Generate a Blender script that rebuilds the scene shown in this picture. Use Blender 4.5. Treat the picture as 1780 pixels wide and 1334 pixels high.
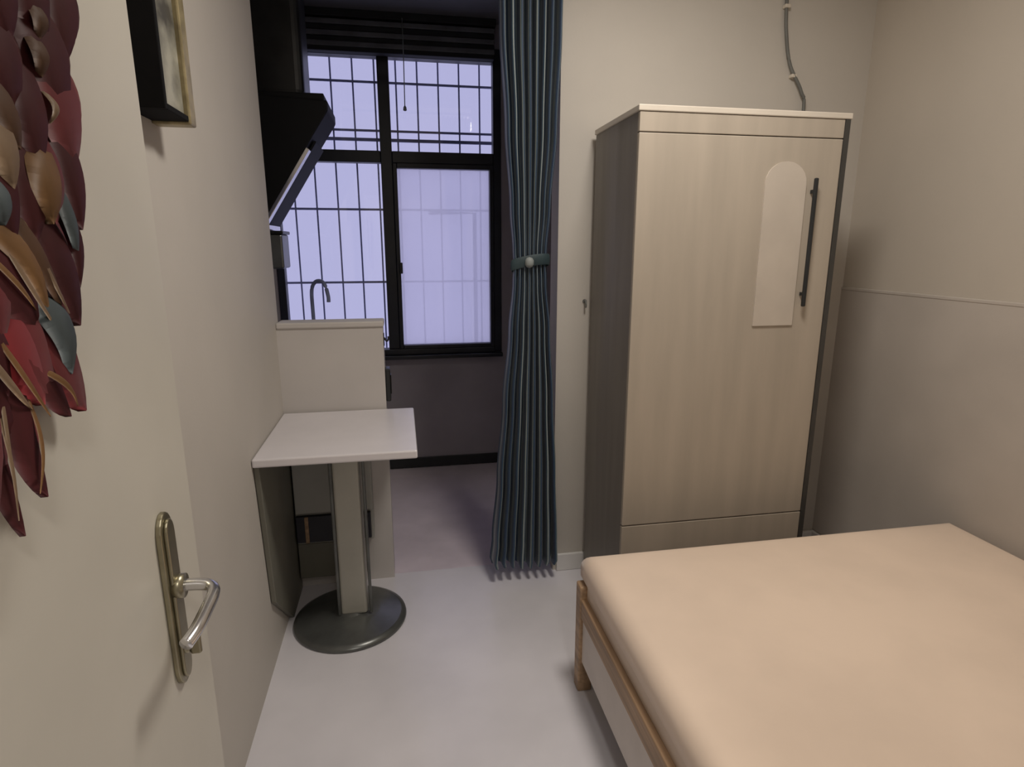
import bpy, bmesh, math, random
from mathutils import Vector, Matrix
R = math.radians
random.seed(7)
for o in list(bpy.data.objects): bpy.data.objects.remove(o)
scene = bpy.context.scene
COL = scene.collection

# ------------------------------------------------------------------ camera
FPX, PITCH, YAW, EYE = 1040.0, R(12.9), R(10.4), Vector((0, 0, 1.5))
cd = bpy.data.cameras.new('camera'); cam = bpy.data.objects.new('camera', cd); COL.objects.link(cam)
cd.sensor_fit = 'HORIZONTAL'; cd.sensor_width = 36; cd.lens = 36 * FPX / 1780; cd.clip_start = 0.02
cam.location = EYE; cam.rotation_euler = (R(90) - PITCH, 0, -YAW)
scene.camera = cam
FW = Vector((math.sin(YAW) * math.cos(PITCH), math.cos(YAW) * math.cos(PITCH), -math.sin(PITCH)))
RT = Vector((math.cos(YAW), -math.sin(YAW), 0)); UP = RT.cross(FW)
def on_plane_x(px, py, X):                       # where a pixel's ray meets a wall plane x = X
    d = FW + RT * ((px - 890) / FPX) - UP * ((py - 667) / FPX)
    return EYE + d * (X / d.x)

# ------------------------------------------------------------------ world, exposure
w = bpy.data.worlds.new('overcast'); scene.world = w; w.use_nodes = True
bg = w.node_tree.nodes['Background']
bg.inputs[0].default_value = (0.56, 0.56, 0.80, 1); bg.inputs[1].default_value = 1.0
vs = scene.view_settings
vs.view_transform = 'Standard'; vs.look = 'None'; vs.gamma = 1; vs.exposure = 0.0; vs.use_curve_mapping = False

# ------------------------------------------------------------------ materials
def mat(name, col, rough=.6, metal=0, noise=0, nscale=8, bump=0, bscale=60, spec=.5, stretch=None, col2=None, sheen=0):
    m = bpy.data.materials.new(name); m.use_nodes = True
    nt = m.node_tree; b = nt.nodes['Principled BSDF']
    b.inputs['Base Color'].default_value = (*col, 1); b.inputs['Roughness'].default_value = rough
    b.inputs['Metallic'].default_value = metal; b.inputs['Specular IOR Level'].default_value = spec
    if sheen: b.inputs['Sheen Weight'].default_value = sheen
    tc = nt.nodes.new('ShaderNodeTexCoord'); mp = nt.nodes.new('ShaderNodeMapping')
    nt.links.new(tc.outputs['Object'], mp.inputs[0])
    if stretch: mp.inputs['Scale'].default_value = stretch
    if noise or col2:
        n = nt.nodes.new('ShaderNodeTexNoise'); n.inputs['Scale'].default_value = nscale; n.inputs['Detail'].default_value = 4
        nt.links.new(mp.outputs[0], n.inputs[0])
        r = nt.nodes.new('ShaderNodeValToRGB')
        a = tuple(c * (1 - noise) for c in col); z = col2 if col2 else tuple(min(1, c * (1 + noise)) for c in col)
        r.color_ramp.elements[0].position = .35; r.color_ramp.elements[1].position = .65
        r.color_ramp.elements[0].color = (*a, 1); r.color_ramp.elements[1].color = (*z, 1)
        nt.links.new(n.outputs[0], r.inputs[0]); nt.links.new(r.outputs[0], b.inputs['Base Color'])
    if bump:
        n2 = nt.nodes.new('ShaderNodeTexNoise'); n2.inputs['Scale'].default_value = bscale
        nt.links.new(mp.outputs[0], n2.inputs[0])
        bp = nt.nodes.new('ShaderNodeBump'); bp.inputs['Strength'].default_value = bump; bp.inputs['Distance'].default_value = .003
        nt.links.new(n2.outputs[0], bp.inputs['Height']); nt.links.new(bp.outputs[0], b.inputs['Normal'])
    return m
def painted_fold_bands(name, cols, freq, rough=.5):         # bands along uv.x that paint lit fold crests onto the cloth
    m = bpy.data.materials.new(name); m.use_nodes = True
    nt = m.node_tree; b = nt.nodes['Principled BSDF']; b.inputs['Roughness'].default_value = rough; b.inputs['Sheen Weight'].default_value = .2
    uv = nt.nodes.new('ShaderNodeUVMap'); sx = nt.nodes.new('ShaderNodeSeparateXYZ'); nt.links.new(uv.outputs[0], sx.inputs[0])
    mu = nt.nodes.new('ShaderNodeMath'); mu.operation = 'MULTIPLY'; mu.inputs[1].default_value = freq
    fr = nt.nodes.new('ShaderNodeMath'); fr.operation = 'FRACT'
    nt.links.new(sx.outputs[0], mu.inputs[0]); nt.links.new(mu.outputs[0], fr.inputs[0])
    r = nt.nodes.new('ShaderNodeValToRGB'); nt.links.new(fr.outputs[0], r.inputs[0])
    r.color_ramp.elements[0].position = 0; r.color_ramp.elements[0].color = (*cols[0][1], 1)
    r.color_ramp.elements[1].position = 1; r.color_ramp.elements[1].color = (*cols[-1][1], 1)
    for p, c in cols[1:-1]:
        e = r.color_ramp.elements.new(p); e.color = (*c, 1)
    nt.links.new(r.outputs[0], b.inputs['Base Color'])
    return m
def thin_glass(name, gloss, frost):
    m = bpy.data.materials.new(name); m.use_nodes = True
    nt = m.node_tree; nt.nodes.clear()
    o = nt.nodes.new('ShaderNodeOutputMaterial'); mx = nt.nodes.new('ShaderNodeMixShader'); t = nt.nodes.new('ShaderNodeBsdfTransparent')
    t.inputs[0].default_value = (.93, .93, .98, 1)
    g = nt.nodes.new('ShaderNodeBsdfGlossy'); g.inputs['Roughness'].default_value = .03
    mx.inputs[0].default_value = gloss
    tl = nt.nodes.new('ShaderNodeBsdfTranslucent'); tl.inputs[0].default_value = (.93, .91, .98, 1)
    m2 = nt.nodes.new('ShaderNodeMixShader'); m2.inputs[0].default_value = frost
    nt.links.new(t.outputs[0], m2.inputs[1]); nt.links.new(tl.outputs[0], m2.inputs[2])
    nt.links.new(m2.outputs[0], mx.inputs[1]); nt.links.new(g.outputs[0], mx.inputs[2]); nt.links.new(mx.outputs[0], o.inputs[0])
    return m
def emit(name, col, s):
    m = bpy.data.materials.new(name); m.use_nodes = True
    b = m.node_tree.nodes['Principled BSDF']; b.inputs['Base Color'].default_value = (*col, 1)
    b.inputs['Emission Color'].default_value = (*col, 1); b.inputs['Emission Strength'].default_value = s
    return m
M = dict(
    wall=mat('wall_paint', (.56, .525, .48), .75, noise=.03, nscale=2, bump=.08, bscale=90),
    wall_r=mat('wall_paint_warm', (.54, .485, .42), .75, noise=.03, nscale=2, bump=.08, bscale=90),
    dado=mat('dado_paint', (.51, .46, .415), .7, noise=.05, nscale=3, bump=.08, bscale=90),
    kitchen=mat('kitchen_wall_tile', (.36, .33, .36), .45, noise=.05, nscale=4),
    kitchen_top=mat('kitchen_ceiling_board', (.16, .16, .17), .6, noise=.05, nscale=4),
    ceil=mat('ceiling_paint', (.72, .70, .66), .8, noise=.02),
    floor=mat('pale_floor_tile', (.72, .70, .74), .2, noise=.05, nscale=3),
    kfloor=mat('kitchen_floor_tile', (.70, .62, .66), .3, noise=.08, nscale=4),
    white=mat('white_gloss_paint', (.74, .73, .72), .35, noise=.02),
    door=mat('door_paint', (.56, .535, .475), .45, noise=.03, nscale=4, bump=.04, bscale=40),
    brass=mat('dull_brass', (.34, .31, .22), .32, .85, noise=.1, nscale=20),
    chrome=mat('brushed_steel', (.72, .72, .74), .2, .95, noise=.04, nscale=20),
    blackm=mat('black_anodised_frame', (.012, .014, .022), .4, noise=.2),
    bar=mat('grey_iron_bar', (.26, .29, .44), .5, noise=.15, nscale=12),
    hood=mat('black_glass', (.006, .006, .007), .6, noise=.1, spec=.15),
    hoodm=mat('dark_steel', (.03, .03, .03), .35, .6, noise=.2),
    tabletop=mat('white_laminate', (.78, .75, .78), .3, noise=.02),
    column=mat('putty_grey_metal', (.42, .41, .36), .4, .3, noise=.05),
    base=mat('grey_metal_base', (.13, .135, .13), .3, .5, noise=.15, nscale=10),
    halfwall=mat('half_wall_paint', (.58, .55, .53), .7, noise=.04, nscale=3, bump=.06),
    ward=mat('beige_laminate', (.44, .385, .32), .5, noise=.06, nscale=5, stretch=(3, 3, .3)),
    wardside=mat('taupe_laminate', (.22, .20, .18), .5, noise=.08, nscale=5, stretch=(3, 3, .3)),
    wardtop=mat('pale_edge_band', (.66, .60, .52), .5, noise=.03),
    inlay=mat('pale_inlay', (.56, .50, .435), .35, noise=.04),
    dark=mat('dark_grey_plastic', (.02, .022, .024), .4, noise=.1),
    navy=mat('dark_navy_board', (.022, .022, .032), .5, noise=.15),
    pale=mat('pale_grey_board', (.40, .40, .37), .5, noise=.04),
    sheet=mat('peach_bed_sheet', (.80, .645, .52), .85, noise=.05, nscale=3, bump=.25, bscale=25, sheen=.2),
    mattress=mat('cream_mattress_fabric', (.72, .60, .50), .85, noise=.04, bump=.2, bscale=60),
    wood=mat('tan_wood', (.36, .235, .14), .5, noise=.25, nscale=5, stretch=(12, .6, 12)),
    valance=mat('pale_bed_panel', (.66, .60, .56), .6, noise=.04),
    tie=mat('pale_tieback_cloth', (.30, .33, .33), .6, noise=.1),
    tieband=mat('teal_tieback_cloth', (.03, .055, .065), .6, noise=.2),
    olive_shade=mat('under_table_shade', (.17, .165, .135), .55, noise=.08, nscale=6),  # colour of the shade under the table
    framem=mat('matt_black_frame', (.012, .012, .013), .85, noise=.1, spec=.1),
    f_dgold=mat('dull_bronze_satin', (.15, .075, .04), .6, noise=.3, nscale=14, stretch=(1, 1, .25)),
    edge=mat('dark_edge_strip', (.05, .048, .045), .5, noise=.1),
    cable=mat('grey_cable_rubber', (.16, .16, .15), .6, noise=.1),
    gold=mat('gilt_moulding', (.36, .30, .17), .4, .3, noise=.2, nscale=30),
    print=mat('mottled_print', (.11, .105, .09), .5, noise=.3, nscale=11, col2=(.42, .41, .34)),
    blind=mat('charcoal_blind', (.018, .019, .022), .8, noise=.2),
    blindb=mat('grey_blind_slat', (.12, .125, .14), .6, noise=.2),
    glass=thin_glass('window_glass', .05, 0), frosted=thin_glass('frosted_window_glass', .04, .62),
    f_red=mat('crimson_satin', (.24, .025, .032), .5, noise=.35, nscale=14, stretch=(1, 1, .25), sheen=.2),
    f_dred=mat('maroon_satin', (.105, .020, .024), .55, noise=.3, nscale=14, stretch=(1, 1, .25)),
    f_gold=mat('gold_satin', (.30, .16, .065), .5, noise=.3, nscale=14, stretch=(1, 1, .25)),
    f_blue=mat('slate_blue_satin', (.13, .16, .17), .5, noise=.3, nscale=14, stretch=(1, 1, .25)),
    f_cream=mat('cream_satin', (.36, .25, .16), .5, noise=.25, nscale=14, stretch=(1, 1, .25)),
    f_bright=mat('bright_red_satin', (.36, .03, .04), .5, noise=.25, nscale=14, stretch=(1, 1, .25), sheen=.2),
    lampglow=emit('lamp_diffuser', (1, .88, .72), 3.0),
)
M['curtain'] = painted_fold_bands('teal_painted_folds', [(0, (.014, .034, .085)), (.28, (.022, .058, .105)), (.40, (.08, .12, .125)), (.50, (.42, .46, .46)),
                       (.60, (.09, .13, .14)), (.72, (.02, .055, .105)), (1, (.014, .034, .085))], 24, .45)  # pale bands stand in for light on the folds

# ------------------------------------------------------------------ helpers
def link(name, bm, m, parent=None, smooth=False, loc=(0, 0, 0)):
    me = bpy.data.meshes.new(name)
    bmesh.ops.recalc_face_normals(bm, faces=bm.faces)
    bm.to_mesh(me); bm.free()
    if m: me.materials.append(M[m] if isinstance(m, str) else m)
    if smooth:
        for p in me.polygons: p.use_smooth = True
    o = bpy.data.objects.new(name, me); COL.objects.link(o); o.location = loc
    if parent: o.parent = parent; o.matrix_parent_inverse = Matrix.Translation(parent.location).inverted()
    return o
def addbox(bm, x0, x1, y0, y1, z0, z1, bev=0, seg=2):
    vs_ = [bm.verts.new(p) for p in ((x0,y0,z0),(x1,y0,z0),(x1,y1,z0),(x0,y1,z0),(x0,y0,z1),(x1,y0,z1),(x1,y1,z1),(x0,y1,z1))]
    fs = [bm.faces.new([vs_[i] for i in q]) for q in ((0,3,2,1),(4,5,6,7),(0,1,5,4),(1,2,6,5),(2,3,7,6),(3,0,4,7))]
    if bev:
        es = {e for f in fs for e in f.edges}
        bmesh.ops.bevel(bm, geom=list(es), offset=bev, segments=seg, affect='EDGES', profile=.5)
def box(name, b, m, parent=None, bev=0, seg=2):
    bm = bmesh.new(); addbox(bm, *b, bev, seg); return link(name, bm, m, parent)
def prism(name, pts, axis, a, b, m, parent=None, bev=0):
    """polygon extruded along an axis: pts are the two other coordinates in x,y,z order"""
    bm = bmesh.new()
    def P(p, t): q = list(p); q.insert('xyz'.index(axis), t); return q
    lo = [bm.verts.new(P(p, a)) for p in pts]; hi = [bm.verts.new(P(p, b)) for p in pts]
    bm.faces.new(lo); bm.faces.new(hi[::-1]); n = len(pts)
    for i in range(n): bm.faces.new([lo[i], lo[(i+1) % n], hi[(i+1) % n], hi[i]])
    if bev:
        bmesh.ops.recalc_face_normals(bm, faces=bm.faces)
        bmesh.ops.bevel(bm, geom=list(bm.edges), offset=bev, segments=2, affect='EDGES', profile=.5)
    return link(name, bm, m, parent)
def tube(name, path, r, m, parent=None, n=12, radii=None):
    bm = bmesh.new(); path = [Vector(p) for p in path]; rings = []
    up = Vector((0, 0, 1))
    for i, p in enumerate(path):
        t = (path[min(i+1, len(path)-1)] - path[max(i-1, 0)]).normalized()
        ref = up if abs(t.dot(up)) < .95 else Vector((0, 1, 0))
        u = t.cross(ref).normalized(); v = t.cross(u).normalized()
        rr = radii[i] if radii else r
        rings.append([bm.verts.new(p + (u * math.cos(2*math.pi*k/n) + v * math.sin(2*math.pi*k/n)) * rr) for k in range(n)])
    for a, b in zip(rings, rings[1:]):
        for k in range(n): bm.faces.new([a[k], a[(k+1) % n], b[(k+1) % n], b[k]])
    bm.faces.new(rings[0]); bm.faces.new(rings[-1][::-1])
    return link(name, bm, m, parent, smooth=True)
def lathe(name, prof, c, m, parent=None, n=48):
    bm = bmesh.new(); rings = []
    for r_, z in prof: rings.append([bm.verts.new((c[0] + r_*math.cos(2*math.pi*k/n), c[1] + r_*math.sin(2*math.pi*k/n), c[2] + z)) for k in range(n)])
    for a, b in zip(rings, rings[1:]):
        for k in range(n): bm.faces.new([a[k], a[(k+1) % n], b[(k+1) % n], b[k]])
    bm.faces.new(rings[0][::-1]); bm.faces.new(rings[-1])
    o = link(name, bm, m, parent, smooth=True)
    for p in o.data.polygons: p.use_smooth = abs(p.normal.z) < .9
    return o
def smooth_path(pts, n=8):                       # Catmull-Rom
    pts = [Vector(p) for p in pts]; out = []
    for i in range(len(pts) - 1):
        p0, p1, p2, p3 = pts[max(i-1, 0)], pts[i], pts[i+1], pts[min(i+2, len(pts)-1)]
        for k in range(n):
            t = k / n
            out.append(.5 * ((2*p1) + (p2-p0)*t + (2*p0-5*p1+4*p2-p3)*t*t + (3*p1-p0-3*p2+p3)*t**3))
    return out + [pts[-1]]
def tag(o, label, cat, group=None):
    o['label'] = label; o['category'] = cat
    if group: o['group'] = group
    return o
def thing(name, label, cat, loc=(0, 0, 0)):
    o = bpy.data.objects.new(name, None); COL.objects.link(o); o.location = loc; o.empty_display_size = .05
    bpy.context.view_layer.update()
    return tag(o, label, cat)
def struct(o, label=None):
    o['kind'] = 'structure'
    if label: o['label'] = label
    return o
def group_struct(name, label, loc=(0, 0, 0)):
    o = bpy.data.objects.new(name, None); COL.objects.link(o); o.location = loc; return struct(o, label)

# ------------------------------------------------------------------ room shell
LW, RW, BK, KW, KL, KR, CH = -.51, 2.03, 2.50, 4.00, -.78, 1.60, 2.80
struct(box('floor', (-.75, 2.2, -1.6, 2.60, -.1, 0), 'floor'), 'pale glossy floor of the bedroom')
struct(box('floor_kitchen', (-.95, 1.75, 2.60, 4.15, -.1, -.004), 'kfloor'), 'darker pinkish floor of the kitchen')
struct(box('ceiling', (-.75, 2.2, -1.6, 2.62, CH, CH + .1), 'ceil'), 'plain off-white bedroom ceiling')
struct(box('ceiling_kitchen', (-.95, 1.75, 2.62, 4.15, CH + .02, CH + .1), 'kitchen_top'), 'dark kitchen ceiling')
struct(box('wall_left', (LW - .10, LW, .12, 2.62, 0, CH), 'wall'), 'cream painted wall behind the open door')
wr = struct(box('wall_right', (RW, RW + .1, -.02, BK, 0, CH), 'wall_r'), 'warm beige wall beside the bed')
struct(box('wall_back', (.655, RW + .1, BK, BK + .12, 0, CH), 'wall'), 'cream wall between curtain and bed')
struct(box('wall_kitchen_lintel', (LW, .655, BK, BK + .12, 2.66, CH), 'wall'), 'wall above the curtained opening')
struct(box('wall_kitchen_return', (KL - .1, LW - .10, 2.52, 2.62, 0, CH), 'wall'), 'short return wall at the kitchen end')
# doorway wall with the opening the camera stands in
struct(box('wall_front', (.50, RW + .1, -.02, .10, 0, CH), 'wall'), 'wall holding the bedroom doorway')
struct(box('wall_front_side', (LW - .10, -.42, -.02, .12, 0, CH), 'wall'), 'wall beside the bedroom doorway hinges')
struct(box('wall_front_top', (-.42, .50, -.02, .10, 2.12, CH), 'wall'), 'wall above the bedroom doorway')
struct(box('wall_hall_left', (-.75, -.65, -1.6, -.02, 0, CH), 'wall'), 'hallway side wall')
struct(box('wall_hall_right', (2.1, 2.2, -1.6, -.02, 0, CH), 'wall'), 'hallway far side wall')
struct(box('wall_hall_end', (-.65, 2.1, -1.6, -1.5, 0, CH), 'wall'), 'hallway wall facing the doorway')
jb = group_struct('trim_1', 'white frame lining the bedroom doorway')
box('jamb', (-.42, -.38, -.03, .11, 0, 2.12), 'white', jb, .004)
box('jamb', (.46, .50, -.03, .11, 0, 2.12), 'white', jb, .004)
box('head', (-.38, .46, -.03, .11, 2.08, 2.12), 'white', jb, .004)
# dado on the right wall: the lower wall is a shade darker, with a thin edge
dd = group_struct('trim_2', 'darker dado on the wall beside the bed')
box('dado_panel', (RW - .006, RW, .10, BK, .09, 1.305), 'dado', dd)
box('dado_edge', (RW - .008, RW, .10, BK, 1.303, 1.317), 'dado', dd, .003)
struct(box('baseboard_back', (.67, RW - .016, BK - .016, BK, 0, .085), 'white', None, .004), 'white baseboard beside the curtain')
struct(box('baseboard_right', (RW - .016, RW, .10, BK, 0, .085), 'white', None, .004), 'white baseboard beside the bed')

# half-height wall between bedroom and kitchen
hw = group_struct('wall_half', 'pale half-height wall behind the white table')
box('wall_body', (LW, -.083, 2.57, 2.67, 0, 1.17), 'halfwall', hw)
box('wall_cap', (LW, -.078, 2.562, 2.678, 1.17, 1.195), 'halfwall', hw, .006)

# kitchen shell with window hole
kx0, kx1, kz0, kz1 = -.755, .66, .80, 2.68
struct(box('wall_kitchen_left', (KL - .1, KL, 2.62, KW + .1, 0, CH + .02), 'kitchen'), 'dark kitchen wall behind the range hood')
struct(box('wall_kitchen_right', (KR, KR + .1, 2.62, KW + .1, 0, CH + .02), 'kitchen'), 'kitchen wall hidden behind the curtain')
kb = group_struct('wall_kitchen_back', 'dark grey kitchen wall around the window')
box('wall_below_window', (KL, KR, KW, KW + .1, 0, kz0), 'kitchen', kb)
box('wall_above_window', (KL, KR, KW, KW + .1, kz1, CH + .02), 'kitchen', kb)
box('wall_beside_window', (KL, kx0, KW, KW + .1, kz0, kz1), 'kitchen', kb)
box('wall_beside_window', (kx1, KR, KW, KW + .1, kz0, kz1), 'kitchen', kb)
struct(box('baseboard_kitchen', (-.2, KR, KW - .015, KW, 0, .07), 'dark', None, .003), 'dark skirting under the kitchen window')

# ------------------------------------------------------------------ window
wn = group_struct('window_1', 'black framed kitchen window of four panes')
def wbar(name, x0, x1, z0, z1, y0=3.985, y1=4.06): return box(name, (x0, x1, y0, y1, z0, z1), 'blackm', wn, .004)
wbar('frame_side', kx0, kx0 + .045, kz0, kz1); wbar('frame_side', kx1 - .05, kx1, kz0, kz1)
wbar('frame_head', kx0 + .045, kx1 - .05, 2.605, kz1); wbar('frame_sill', kx0 + .045, kx1 - .05, kz0, .838, 3.97)
wbar('mullion', -.092, -.022, .838, 2.605); wbar('transom', kx0 + .045, -.092, 2.005, 2.075); wbar('transom', -.022, kx1 - .05, 2.005, 2.075)
sash = wbar('sash', -.022, .004, .838, 2.005, 3.975, 4.03)
for b in ((.585, .61, .838, 2.005), (.004, .585, .838, .862), (.004, .585, 1.975, 2.005)):
    box('sash_rail', (b[0], b[1], 3.975, 4.03, b[2], b[3]), 'blackm', wn, .003)
for (a, b, c, d) in ((-.71, -.092, .838, 2.005), (.004, .585, .862, 1.975), (-.71, -.092, 2.075, 2.605), (-.022, .61, 2.075, 2.605)):
    box('pane', (a, b, 4.018, 4.023, c, d), 'frosted' if a == .004 else 'glass', wn)
lt = box('latch', (-.006, .016, 3.955, 3.975, 1.33, 1.40), 'blackm', sash, .004)
box('window_sill', (kx0, kx1, 3.93, 3.985, .775, .80), 'blackm', wn, .004)

# iron guard outside the window
gd = thing('window_guard', 'dark iron security bars outside the kitchen window', 'window guard', (0, 4.2, .80))
x = -.915
while x < .85:
    tube('bar', [(x, 4.2, .62), (x, 4.2, 2.75)], .0055, 'bar', gd, 8)
    x += .1335
for z, t in ((.63, .012), (1.266, .007), (1.738, .007), (2.17, .010), (2.225, .007), (2.512, .007), (2.745, .012)):
    box('cross_rail', (-.93, .86, 4.2 - t * .8, 4.2 + t * .8, z - t, z + t), 'bar', gd, .002)
hf = tube('hatch_frame', [(.51, 4.185, .66), (.51, 4.185, 1.72), (.20, 4.185, 1.72)], .014, 'bar', gd, 8)
box('wall_bracket', (-.93, -.905, 4.10, 4.2, .60, .65), 'bar', gd); box('wall_bracket', (.835, .86, 4.10, 4.2, .60, .65), 'bar', gd)

# raised blind over the window
bl = thing('window_blind', 'charcoal blind drawn up above the kitchen window', 'blind', (0, 3.93, 2.6))
box('head_rail', (-.70, .62, 3.90, 3.975, 2.78, 2.82), 'blind', bl, .004)
for i, (z, m_) in enumerate(((2.755, 'blindb'), (2.725, 'blind'), (2.695, 'blindb'), (2.665, 'blind'), (2.64, 'blindb'), (2.615, 'blind'))):
    box('slat', (-.69, .61, 3.905 + .004 * (i % 2), 3.965, z - .014, z + .0135), m_, bl, .004)
tube('pull_cord', [(.068, 3.90, 2.79), (.069, 3.898, 2.6), (.066, 3.90, 2.32)], .003, 'tie', bl, 6)
lathe('cord_weight', [(.003, .03), (.009, .02), (.011, .004), (.006, 0)], (.066, 3.90, 2.29), 'tie', bl, 12)

# ------------------------------------------------------------------ range hood in the kitchen
hd = thing('range_hood', 'black slanted range hood with chimney on the kitchen wall', 'range hood', (KL, 3.1, 1.6))
prism('hood_body', [(KL, 1.60), (-.60, 1.60), (-.355, 1.98), (-.285, 2.085), (-.285, 2.125), (KL, 2.15)], 'y', 2.93, 3.27, 'hood', hd, .006)
# slanted glass front standing proud of the body, with a bright steel edge on either side
def slab(name, off, th, y0, y1, m_, t0=0, t1=1, par=hd):
    a, b = Vector((-.60, 1.60)), Vector((-.335, 2.01)); d = (b - a).normalized(); n = Vector((d.y, -d.x))
    p, q = a.lerp(b, t0), a.lerp(b, t1)
    pts = [p + n * off, q + n * off, q + n * (off + th), p + n * (off + th)]
    return prism(name, [tuple(v) for v in pts], 'y', y0, y1, m_, par, .002)
gp = slab('front_glass', .004, .010, 2.99, 3.265, 'hood', -.04, .9)
slab('steel_edge', .0, .016, 2.925, 2.985, 'chrome', -.06, .80)
box('bottom_lip', (-.635, -.585, 2.925, 3.27, 1.575, 1.60), 'chrome', hd, .004)
box('chimney', (KL, -.385, 2.98, 3.22, 2.14, CH + .02), 'hoodm', hd, .035, 4)
box('top_flange', (KL, -.30, 2.94, 3.26, 2.12, 2.155), 'hood', hd, .004)

# dark box hanging below the hood
wb = thing('wall_box', 'dark grey box on the kitchen wall below the range hood', 'wall box', (KL, 3.0, 1.42))
box('box_body', (KL, -.525, 2.95, 3.12, 1.40, 1.555), 'base', wb, .008)
box('box_lid', (KL, -.518, 2.943, 3.127, 1.555, 1.57), 'hoodm', wb, .004)

# kitchen counter and tap behind the half wall
kc = thing('kitchen_counter', 'dark kitchen counter along the wall behind the half-height wall', 'counter', (-.5, 3.3, 0))
box('cabinet_body', (KL + .025, -.28, 2.70, 3.95, .10, .81), 'halfwall', kc)
box('plinth', (KL + .025, -.33, 2.70, 3.95, 0, .10), 'dark', kc)
for y in (2.71, 3.13, 3.55):
    d = box('cabinet_door', (-.28, -.262, y, y + .39, .12, .80), 'halfwall', kc, .003)
    tube('handle', [(-.262, y + .34, .62), (-.24, y + .34, .63), (-.24, y + .34, .73), (-.262, y + .34, .74)], .005, 'chrome', d, 8)
# worktop with a sink hole
box('worktop', (KL + .025, -.25, 2.685, 3.33, .81, .85), 'dark', kc, .004); box('worktop', (KL + .025, -.25, 3.72, 3.965, .81, .85), 'dark', kc, .004)
box('worktop', (KL + .025, -.66, 3.33, 3.72, .81, .85), 'dark', kc); box('worktop', (-.32, -.25, 3.33, 3.72, .81, .85), 'dark', kc)
bm = bmesh.new(); addbox(bm, -.66, -.32, 3.33, 3.72, .812, .849)
bm.faces.ensure_lookup_table(); bmesh.ops.delete(bm, geom=[max(bm.faces, key=lambda f: f.calc_center_median().z)], context='FACES')
link('sink_bowl', bm, 'chrome', kc)
fc = thing('kitchen_tap', 'gooseneck kitchen tap rising in front of the window', 'tap', (-.525, 3.77, .85))
lathe('tap_base', [(.026, 0), (.026, .012), (.018, .02), (.017, .07), (.013, .075)], (-.525, 3.77, .85), 'bar', fc, 20)
tube('spout', smooth_path([(-.525, 3.77, .92), (-.528, 3.77, 1.12), (-.523, 3.755, 1.25), (-.49, 3.73, 1.30), (-.445, 3.70, 1.29), (-.425, 3.69, 1.22), (-.424, 3.69, 1.18)], 6), .011, 'bar', fc, 10)
tube('tap_lever', [(-.525, 3.77, .915), (-.50, 3.80, .935), (-.48, 3.83, .95)], .006, 'bar', fc, 8)

# small dark socket box on the end of the half wall
sb = thing('switch_box', 'dark switch box on the end of the half-height wall', 'switch', (-.083, 2.62, .85))
box('back_box', (-.083, -.062, 2.585, 2.655, .84, .985), 'dark', sb, .005)
box('rocker', (-.062, -.058, 2.60, 2.64, .87, .955), 'hoodm', sb, .002)
hk = thing('hook', 'tiny dark hook near the top of the half-height wall end', 'hook', (-.083, 2.60, 1.11))
box('hook_plate', (-.083, -.079, 2.585, 2.61, 1.085, 1.14), 'dark', hk, .002)
tube('hook_arm', smooth_path([(-.08, 2.597, 1.12), (-.07, 2.597, 1.105), (-.063, 2.597, 1.112), (-.062, 2.597, 1.125)], 4), .004, 'dark', hk, 8)

# ------------------------------------------------------------------ curtain
def curtain():
    ZT, ZB = 2.60, .075
    keys = [(2.60, .395, .655, .030), (2.30, .40, .65, .028), (1.95, .42, .635, .024), (1.65, .44, .612, .018), (1.48, .452, .597, .012), (1.43, .455, .595, .010),
            (1.36, .452, .598, .013), (1.15, .435, .617, .022), (.85, .41, .635, .028), (.5, .385, .652, .032), (.2, .362, .664, .036), (.10, .352, .668, .036), (ZB, .36, .660, .030)]
    NU, NV, W = 220, 90, 8.0
    bm = bmesh.new(); uvl = bm.loops.layers.uv.new('UVMap'); g = []
    for j in range(NV + 1):
        z = ZT + (ZB - ZT) * j / NV
        for (za, a0, b0, m0), (zb, a1, b1, m1) in zip(keys, keys[1:]):
            if za >= z >= zb - 1e-6:
                t = (za - z) / (za - zb); t = t * t * (3 - 2 * t); x0, x1, am = a0 + (a1 - a0)*t, b0 + (b1 - b0)*t, m0 + (m1 - m0)*t; break
        row = []
        for i in range(NU + 1):
            u = i / NU
            ph = 2 * math.pi * (W * u + .12 * math.sin(7 * u + z * .8))
            y = 2.445 + 1.2 * am * math.cos(ph) + .006 * math.sin(5 * u + 2 * z)
            xx = x0 + (x1 - x0) * u + .25 * am * math.sin(2 * ph) * .35
            row.append((bm.verts.new((xx, y, z + .006 * math.sin(9 * u) * (j == NV))), u, j / NV))
        g.append(row)
    for j in range(NV):
        for i in range(NU):
            q = [g[j][i], g[j][i+1], g[j+1][i+1], g[j+1][i]]
            f = bm.faces.new([a[0] for a in q])
            for lp, a in zip(f.loops, q): lp[uvl].uv = (a[1], a[2])
    return bm
ct = thing('curtain', 'teal curtain with painted fold highlights, gathered by a tieback beside the kitchen opening', 'curtain', (.52, 2.445, .03))
cl = link('curtain_cloth', curtain(), 'curtain', ct, smooth=True)
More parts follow.
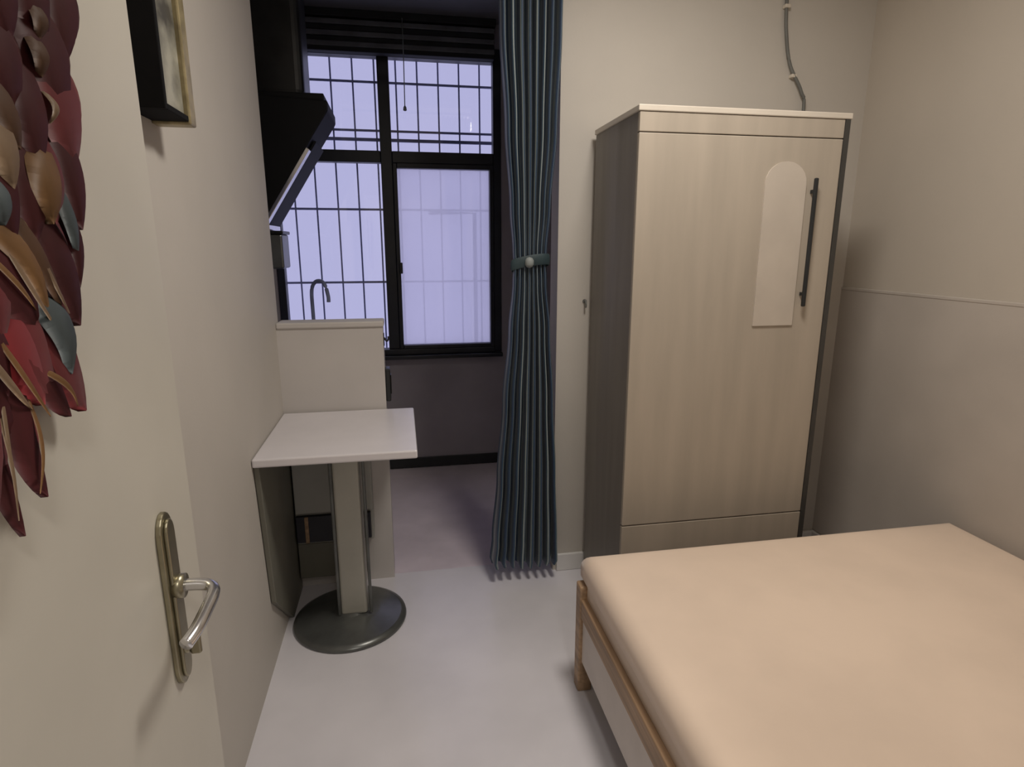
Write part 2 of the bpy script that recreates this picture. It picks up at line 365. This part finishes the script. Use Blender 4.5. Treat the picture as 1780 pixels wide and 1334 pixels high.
# tieback
bm = bmesh.new(); N = 40; rr = []
for k in range(N):
    a = 2 * math.pi * k / N; c, s = math.cos(a), math.sin(a)
    p = (.525 + .078 * c, 2.445 + .024 * s); z = 1.435 + .012 * math.cos(a) - .01 * s
    rr.append([bm.verts.new((p[0] + .004 * c * q, p[1] + .004 * s * q, z + dz)) for dz, q in ((-.022, 0), (-.012, 1), (.012, 1), (.022, 0))])
for k in range(N):
    for q in range(3): bm.faces.new([rr[k][q], rr[(k+1) % N][q], rr[(k+1) % N][q+1], rr[k][q+1]])
link('tieback', bm, 'tieband', ct, smooth=True)
lathe('tieback_button', [(.001, -.022), (.012, -.018), (.018, -.008), (.018, .008), (.012, .018), (.001, .022)], (.515, 2.415, 1.437), 'tie', ct, 16)
rod = thing('curtain_rod', 'dark curtain rod over the kitchen opening', 'curtain rod', (.07, 2.445, 2.62))
tube('rod', [(-.49, 2.445, 2.625), (.72, 2.445, 2.625)], .011, 'hoodm', rod, 12)
for x in (-.46, .70): box('bracket', (x - .01, x + .01, 2.445, BK, 2.61, 2.69), 'hoodm', rod, .003)

# ------------------------------------------------------------------ white table
tb = thing('table', 'white rectangular table on a round pedestal against the half-height wall', 'table', (-.22, 2.27, 0))
box('tabletop', (-.508, .033, 1.985, 2.56, .785, .815), 'tabletop', tb, .006, 3)
lathe('base', [(.222, 0), (.226, .006), (.224, .014), (.205, .024), (.12, .042), (.07, .05), (.06, .058)], (-.258, 2.28, 0), 'base', tb, 64)
box('column', (-.29, -.185, 2.225, 2.315, .05, .775), 'column', tb, .012, 3)
box('top_plate', (-.38, -.10, 2.12, 2.42, .768, .785), 'column', tb, .003)
prism('side_panel', [(2.0, .785), (2.56, .785), (2.56, 0), (2.33, 0), (2.06, .24)], 'x', -.508, -.490, 'olive_shade', tb, .003)  # dark sheet painting the shade on the left wall under the table
for x in (-.30, -.177): box('column_trim', (x, x + .012, 2.222, 2.234, .055, .77), 'base', tb, .003)

# slim cabinet fixed to the half wall under the table
cb = thing('slim_cabinet', 'slim pale cabinet with dark open niche fixed under the white table', 'cabinet', (-.33, 2.5, .075))
box('cabinet_body', (-.485, -.16, 2.50, 2.57, .24, .74), 'pale', cb, .004)
box('lower_shade', (-.485, -.20, 2.50, 2.57, .075, .24), 'olive_shade', cb, .004)  # dark panel standing in for shade low on the half wall
box('cabinet_door', (-.482, -.31, 2.486, 2.50, .385, .735), 'pale', cb, .004)
box('cabinet_door', (-.305, -.165, 2.486, 2.50, .385, .735), 'pale', cb, .004)
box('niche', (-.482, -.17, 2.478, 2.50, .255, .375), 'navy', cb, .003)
box('niche_divider', (-.445, -.43, 2.47, 2.48, .255, .375), 'wood', cb, .002)

# ------------------------------------------------------------------ wardrobe
WX0, WX1, WY0, WY1, WZ = .795, 1.575, 2.0, 2.46, 1.955
wd = thing('wardrobe', 'beige wardrobe with pale arched inlay and long dark handle behind bed', 'wardrobe', (1.18, 2.2, 0))
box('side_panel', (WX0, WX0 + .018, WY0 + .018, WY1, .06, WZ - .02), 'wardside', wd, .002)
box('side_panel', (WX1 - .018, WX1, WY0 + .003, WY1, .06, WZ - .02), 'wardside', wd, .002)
box('top_panel', (WX0 - .006, WX1 + .006, WY0 - .004, WY1, WZ - .02, WZ), 'wardtop', wd, .003)
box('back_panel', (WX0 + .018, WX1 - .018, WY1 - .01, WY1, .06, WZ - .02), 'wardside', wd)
box('bottom_panel', (WX0 + .018, WX1 - .018, WY0 + .02, WY1 - .01, .06, .08), 'ward', wd)
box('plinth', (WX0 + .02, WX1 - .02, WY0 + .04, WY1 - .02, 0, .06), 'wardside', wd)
box('top_rail', (WX0, WX1 - .02, WY0, WY0 + .018, 1.872, WZ - .021), 'ward', wd, .002)
box('bottom_rail', (WX0, WX1 - .02, WY0, WY0 + .018, .082, .452), 'ward', wd, .002)
dr = box('door', (WX0, WX1 - .02, WY0, WY0 + .018, .456, 1.869), 'ward', wd, .003)
pts = [(1.265, 1.215), (1.425, 1.215)] + [(1.345 + .08 * math.cos(R(a)), 1.715 + .075 * math.sin(R(a))) for a in range(0, 181, 15)]
prism('inlay_panel', pts, 'y', WY0 - .005, WY0 + .002, 'inlay', dr)
hb = box('handle', (1.443, 1.457, WY0 - .028, WY0 - .016, 1.285, 1.735), 'dark', dr, .004)
for z in (1.33, 1.69): box('handle_post', (1.446, 1.454, WY0 - .017, WY0, z - .006, z + .006), 'dark', dr)
box('edge_strip', (WX1 - .019, WX1, WY0 - .002, WY0 + .003, .06, WZ - .021), 'edge', wd)
# cable trailing down the wall onto the wardrobe
cbm = thing('cable', 'grey cable hanging down the wall above the wardrobe', 'cable', (1.62, 2.48, 1.96))
tube('cord', smooth_path([(1.595, 2.49, 2.80), (1.60, 2.488, 2.48), (1.612, 2.486, 2.35), (1.64, 2.484, 2.24), (1.70, 2.48, 2.14), (1.72, 2.48, 2.05), (1.70, 2.48, 1.6)], 8), .007, 'cable', cbm, 8)
for x, z in ((1.602, 2.46), (1.66, 2.20)): box('cable_clip', (x - .012, x + .012, 2.476, BK, z - .007, z + .007), 'wardtop', cbm, .003)
wh = thing('wall_hook', 'tiny dark hook on the cream wall beside the wardrobe', 'hook', (.808, 2.5, 1.27))
lathe('hook_plate', [(.001, 0), (.009, .0005), (.009, .004), (.001, .005)], (0, 0, 0), 'cable', wh, 16)
hp = wh.children[0]; hp.matrix_parent_inverse = Matrix.Identity(4); hp.rotation_euler = (R(90), 0, 0)
tube('hook_arm', smooth_path([(.777, 2.498, 1.275), (.777, 2.483, 1.27), (.777, 2.476, 1.258), (.777, 2.478, 1.245)], 4), .004, 'cable', wh, 8)
wh.location.x = .777
for c in wh.children:
    if c.name.startswith('hook_arm'): c.matrix_parent_inverse = Matrix.Translation((.777, 2.5, 1.27)).inverted()

# ------------------------------------------------------------------ bed
BX0, BX1, BY0, BY1 = .555, 2.005, -.0, 1.76
BY0 = .16
bd = thing('bed', 'bed with peach sheet and tan wooden rails beside the wardrobe', 'bed', (1.28, 1.0, 0))
def softbox(name, b, bev, m_, par, amp=.004, nx=36, ny=44):
    """a padded box: rounded rim and a gently uneven top"""
    x0, x1, y0, y1, z0, z1 = b; bm = bmesh.new()
    rnd = random.Random(3); hs = [(rnd.uniform(2, 9), rnd.uniform(2, 9), rnd.uniform(0, 6)) for _ in range(5)]
    prof = [(0, z0)] + [(bev * (1 - math.cos(t)), z1 - bev * (1 - math.sin(t))) for t in [R(a) for a in range(0, 91, 15)]]
    def ring(inset):
        a, b_, c, d = x0 + inset, x1 - inset, y0 + inset, y1 - inset
        P = [(a + (b_ - a) * i / nx, c) for i in range(nx)] + [(b_, c + (d - c) * i / ny) for i in range(ny)]
        P += [(b_ - (b_ - a) * i / nx, d) for i in range(nx)] + [(a, d - (d - c) * i / ny) for i in range(ny)]
        return P
    rings = [[bm.verts.new((px, py, z)) for px, py in ring(ins)] for ins, z in prof]
    for A, B in zip(rings, rings[1:]):
        for k in range(len(A)): bm.faces.new([A[k], A[(k+1) % len(A)], B[(k+1) % len(A)], B[k]])
    bm.faces.new(rings[0])
    ins = prof[-1][0]; a, b_, c, d = x0 + ins, x1 - ins, y0 + ins, y1 - ins
    g = [[None] * (ny + 1) for _ in range(nx + 1)]; top = rings[-1]
    for i in range(nx + 1):
        for j in range(ny + 1):
            if j == 0 and i < nx: g[i][j] = top[i]
            elif i == nx and j < ny: g[i][j] = top[nx + j]
            elif j == ny and i > 0: g[i][j] = top[nx + ny + (nx - i)]
            elif i == 0 and j > 0: g[i][j] = top[2*nx + ny + (ny - j)]
            else:
                px, py = a + (b_ - a) * i / nx, c + (d - c) * j / ny
                e = min(1, min(i, nx - i, j, ny - j) / 3)
                h = sum(math.sin(px * p + py * q + r_) for p, q, r_ in hs) * amp * .5
                g[i][j] = bm.verts.new((px, py, z1 + e * (h + amp * .6)))
    for i in range(nx):
        for j in range(ny): bm.faces.new([g[i][j], g[i+1][j], g[i+1][j+1], g[i][j+1]])
    return link(name, bm, m_, par, smooth=True)
# frame
box('side_rail', (BX0 - .008, BX0 + .022, BY0, BY1 - .04, .285, .355), 'wood', bd, .005)
box('side_rail', (BX1 - .022, BX1 + .004, BY0, BY1 - .04, .285, .355), 'wood', bd, .005)
box('side_panel', (BX0, BX0 + .018, BY0, BY1 - .04, .115, .285), 'valance', bd, .003)
box('side_panel', (BX1 - .018, BX1, BY0, BY1 - .04, .115, .285), 'valance', bd, .003)
box('end_board', (BX0, BX1, BY1 - .04, BY1 - .01, .115, .36), 'wood', bd, .004)
box('end_board', (BX0, BX1, BY0 - .03, BY0, .115, .36), 'wood', bd, .004)
for y in (BY0 - .03, BY1 - .055):
    for x in (BX0 - .012, BX1 - .045): box('post', (x, x + .05, y, y + .05, 0, .40), 'wood', bd, .006)
box('slat_base', (BX0 + .02, BX1 - .02, BY0, BY1 - .04, .27, .30), 'wood', bd)
mt = softbox('mattress', (BX0 + .012, BX1 - .004, BY0, BY1 - .012, .302, .475), .035, 'mattress', bd, .002)
tube('piping', [(BX0 + .012, BY0 + .03, .43), (BX0 + .012, BY1 - .05, .43)], .005, 'wardtop', mt, 8)
tube('piping', [(BX0 + .012, BY0 + .03, .345), (BX0 + .012, BY1 - .05, .345)], .005, 'wardtop', mt, 8)
sh = softbox('bed_sheet', (BX0 + .004, BX1 - .002, BY0 + .004, BY1 - .002, .415, .50), .05, 'sheet', bd, .005)

# ------------------------------------------------------------------ picture on the left wall
pc = thing('picture', 'deep black picture frame with gilt edge and mottled print on cream wall', 'picture', (LW, 1.42, 1.76))
PY0, PY1, PZ0, PZ1, PX = 1.352, 1.525, 1.762, 2.33, -.435
box('backing', (LW, PX - .012, PY0 + .012, PY1 - .03, PZ0 + .012, PZ1 - .012), 'framem', pc)
box('frame_edge', (LW, PX, PY0, PY0 + .013, PZ0, PZ1), 'framem', pc, .002)
box('frame_edge', (LW, PX, PY0 + .013, PY1 - .035, PZ0, PZ0 + .012), 'framem', pc, .002)
box('frame_edge', (LW, PX, PY0 + .013, PY1 - .035, PZ1 - .012, PZ1), 'framem', pc, .002)
box('gilt_edge', (LW, PX + .004, PY1 - .04, PY1, PZ0 - .006, PZ1 + .006), 'gold', pc, .004)
box('print', (PX - .012, PX - .008, PY0 + .013, PY1 - .04, PZ0 + .012, PZ1 - .012), 'print', pc)

# ------------------------------------------------------------------ door with handle
DX = -.355
dg = group_struct('door_1', 'cream bedroom door standing open with a lever handle')
leaf = box('door_leaf', (DX - .04, DX, .125, 1.0, .008, 2.07), 'door', dg, .003)
hpx = DX
plate = []
def capsule(y, z0, z1, hw_):
    r_ = hw_; p = [(y + r_ * math.cos(R(a)), z1 - r_ * 1.6 + 1.6 * r_ * math.sin(R(a))) for a in range(0, 181, 20)]
    return p + [(y + r_ * math.cos(R(a)), z0 + r_ * 1.6 + 1.6 * r_ * math.sin(R(a))) for a in range(180, 361, 20)]
hpl = prism('handle_plate', capsule(.873, .848, 1.128, .024), 'x', DX, DX + .008, 'brass', dg, .002)
prism('plate_ridge', capsule(.873, .858, 1.118, .015), 'x', DX + .008, DX + .013, 'brass', hpl, .002)
tube('lever', smooth_path([(DX + .01, .873, 1.01), (DX + .035, .873, 1.01), (DX + .056, .870, 1.008), (DX + .066, .855, 1.005), (DX + .066, .82, 1.0), (DX + .064, .78, .995), (DX + .058, .755, .99)], 5),
     .009, 'chrome', hpl, 12)
tube('lever_rose', [(DX + .008, .873, 1.01), (DX + .022, .873, 1.01)], .018, 'brass', hpl, 20)
tube('keyhole_rose', [(DX + .008, .873, .91), (DX + .018, .873, .91)], .012, 'brass', hpl, 16)
box('thumb_turn', (DX + .018, DX + .034, .869, .877, .895, .925), 'brass', hpl, .003)
box('latch_plate', (DX - .032, DX - .008, 1.0, 1.003, .93, 1.09), 'brass', dg, .001)
for z in (.25, 1.05, 1.85): tube('hinge', [(DX + .004, .118, z - .05), (DX + .004, .118, z + .05)], .007, 'brass', dg, 10)

# ------------------------------------------------------------------ feathered hanging on the door
fh = thing('door_hanging', 'red, gold and blue feathered hanging on the cream door', 'hanging', (DX, .60, 1.2))
HP = DX + .012
def feather(px0, py0, px1, py1, wpx, m_, lift=.0, name='feather'):
    """leaf-shaped satin feather lying on the door from its root to its tip (door-plane points taken from photo pixels)"""
    q = HP + lift + .006
    a, b = on_plane_x(px0, py0, q), on_plane_x(px1, py1, q)
    e = on_plane_x(px0 + wpx, py0, HP); wid = (e - on_plane_x(px0, py0, HP)).length
    return feather_yz((a.y, a.z), (b.y, b.z), wid, m_, lift, name)
def feather_yz(a, b, wid, m_, lift=0, name='feather'):
    a, b = Vector(a), Vector(b); d = b - a; L = d.length; d.normalize(); s = Vector((-d.y, d.x))
    bm = bmesh.new(); NS = 10; rows = []
    bend = random.uniform(-.12, .12) * L
    for i in range(NS + 1):
        t = i / NS
        wv = wid * .5 * (math.sin(math.pi * min(1, .18 + .82 * t) ** .9) ** .75 if t < 1 else 0.02)
        wv = max(wv, wid * .02)
        c = a + d * (L * t) + s * bend * math.sin(math.pi * t)
        row = []
        for q in (-1, -.5, 0, .5, 1):
            x = HP + lift + min(.010, .17 * wid) * (1 - q * q) * (1 if q else .7) + .007 * math.sin(math.pi * t)
            p = c + s * (wv * q)
            row.append(bm.verts.new((x, p.x, p.y)))
        rows.append(row)
    for r0, r1 in zip(rows, rows[1:]):
        for k in range(4): bm.faces.new([r0[k], r0[k+1], r1[k+1], r1[k]])
    top = list(bm.faces)
    ret = bmesh.ops.solidify(bm, geom=top, thickness=.0025)
    return link(name, bm, m_, fh, smooth=True)
# backing cloth so that the door does not show between the feathers
outline = [(-150, -120), (100, -120), (104, 60), (118, 200), (128, 330), (132, 480), (120, 560), (122, 650), (80, 690), (40, 720), (-20, 760), (-150, 720)]
prism('backing_cloth', [(lambda p: (p.y, p.z))(on_plane_x(x_, y_, HP)) for x_, y_ in outline], 'x', DX, HP - .003, 'f_dred', fh)
F = [ # root x,y -> tip x,y, width px, colour
    (-70, 640, 52, 932, 60, 'f_dred'), (-40, 660, 40, 908, 26, 'f_red'), (-70, 620, 12, 880, 70, 'f_red'), (10, 610, 88, 864, 62, 'f_dred'), (22, 640, 72, 838, 36, 'f_bright'),
    (-10, 650, 50, 905, 9, 'f_cream'), (8, 640, 44, 850, 8, 'f_cream'), (60, 690, 86, 858, 8, 'f_gold'), (-60, 560, 30, 760, 80, 'f_dred'),
    (50, 520, 152, 714, 78, 'f_red'), (40, 560, 130, 724, 50, 'f_dred'), (20, 500, 100, 700, 80, 'f_red'), (-20, 520, 80, 704, 84, 'f_bright'), (-60, 540, 20, 690, 70, 'f_dred'),
    (-30, 590, 72, 712, 14, 'f_cream'), (-10, 560, 104, 724, 10, 'f_gold'), (80, 640, 150, 705, 8, 'f_gold'), (74, 520, 132, 650, 44, 'f_blue'),
    (60, 370, 142, 566, 64, 'f_dred'), (-40, 400, 70, 570, 96, 'f_dred'), (-60, 440, 10, 600, 70, 'f_red'), (80, 450, 134, 570, 20, 'f_red'), (-20, 380, 96, 545, 38, 'f_gold'), (30, 370, 118, 530, 30, 'f_dgold'),
    (0, 390, 120, 580, 9, 'f_cream'), (40, 360, 136, 545, 9, 'f_cream'), (-20, 430, 80, 540, 9, 'f_gold'),
    (96, 330, 148, 500, 30, 'f_dred'), (104, 320, 146, 440, 24, 'f_blue'), (88, 200, 146, 400, 50, 'f_dred'), (20, 230, 66, 420, 76, 'f_dred'), (-30, 230, 30, 420, 70, 'f_dred'), (60, 230, 100, 390, 58, 'f_red'),
    (78, 262, 96, 390, 50, 'f_gold'), (-10, 310, 18, 392, 44, 'f_blue'), (-10, 190, 30, 330, 54, 'f_cream'), (66, 80, 134, 290, 80, 'f_red'), (30, 100, 70, 300, 66, 'f_dred'), (-20, 130, 44, 260, 44, 'f_dgold'),
    (40, -20, 118, 210, 84, 'f_dred'), (-40, 0, 30, 200, 90, 'f_dred'), (62, 60, 82, 135, 28, 'f_dgold'), (88, 160, 102, 215, 12, 'f_cream'), (76, -110, 116, 110, 64, 'f_dred'), (20, -120, 80, 80, 80, 'f_dred'),
    (60, 0, 78, 70, 26, 'f_dgold'), (-50, -130, 20, 70, 90, 'f_dred')]
for i, (a, b, c, d, w_, m_) in enumerate(F): feather(a, b, c - 4, d, w_ * .92, m_, .003 + i * .0005 + (.007 if w_ < 20 else 0 if 'red' in m_ or m_ == 'f_bright' else .006))
# the half that reaches past the picture's edge towards the hinges
for i in range(16):
    y = .50 - .013 * (i % 4) * 3; z = 1.35 + .12 * (i // 4)
    feather_yz((y, z + .14), (y - .02 - .01 * (i % 3), z - .06 - (.06 if i < 4 else 0)), .07, ('f_red', 'f_dred', 'f_gold', 'f_bright', 'f_blue')[i % 5], .006 + i * .0012)
hg = on_plane_x(20, -120, HP)
tube('hanging_loop', smooth_path([(HP, hg.y - .04, hg.z - .01), (HP + .003, hg.y - .02, hg.z + .06), (HP + .003, hg.y, hg.z + .10), (HP + .003, hg.y + .02, hg.z + .06), (HP, hg.y + .04, hg.z - .01)], 5), .003, 'f_gold', fh, 8)
tube('door_pin', [(DX, hg.y, hg.z + .097), (DX + .03, hg.y, hg.z + .097)], .004, 'brass', fh, 8)

# ------------------------------------------------------------------ ceiling lamps (above the frame)
def ceiling_lamp(c, r_, label, col, watts):
    t = thing('ceiling_lamp', label, 'lamp', c)
    lathe('lamp_pan', [(r_ * .9, -.02), (r_, -.015), (r_, 0), (r_ * .9, .0)], c, 'white', t)
    lathe('diffuser', [(.01, -.055), (r_ * .5, -.052), (r_ * .8, -.042), (r_ * .93, -.02), (r_ * .9, -.02)], c, 'lampglow', t)
    ld = bpy.data.lights.new('lamp_light', 'AREA'); ld.shape = 'DISK'; ld.size = r_ * 1.8; ld.energy = watts; ld.color = col
    lo = bpy.data.objects.new('lamp_light', ld); COL.objects.link(lo); lo.location = (c[0], c[1], c[2] - .07)
    lo.parent = t; lo.matrix_parent_inverse = Matrix.Translation(c).inverted()
ceiling_lamp((.76, 1.3, CH), .24, 'round white lamp on the bedroom ceiling', (1, .93, .84), 22)
ceiling_lamp((.3, -.8, CH), .18, 'unseen fill lamp added on the hallway ceiling', (1, .95, .88), 16)  # added lamp, unseen, brightens the door and left wall from behind
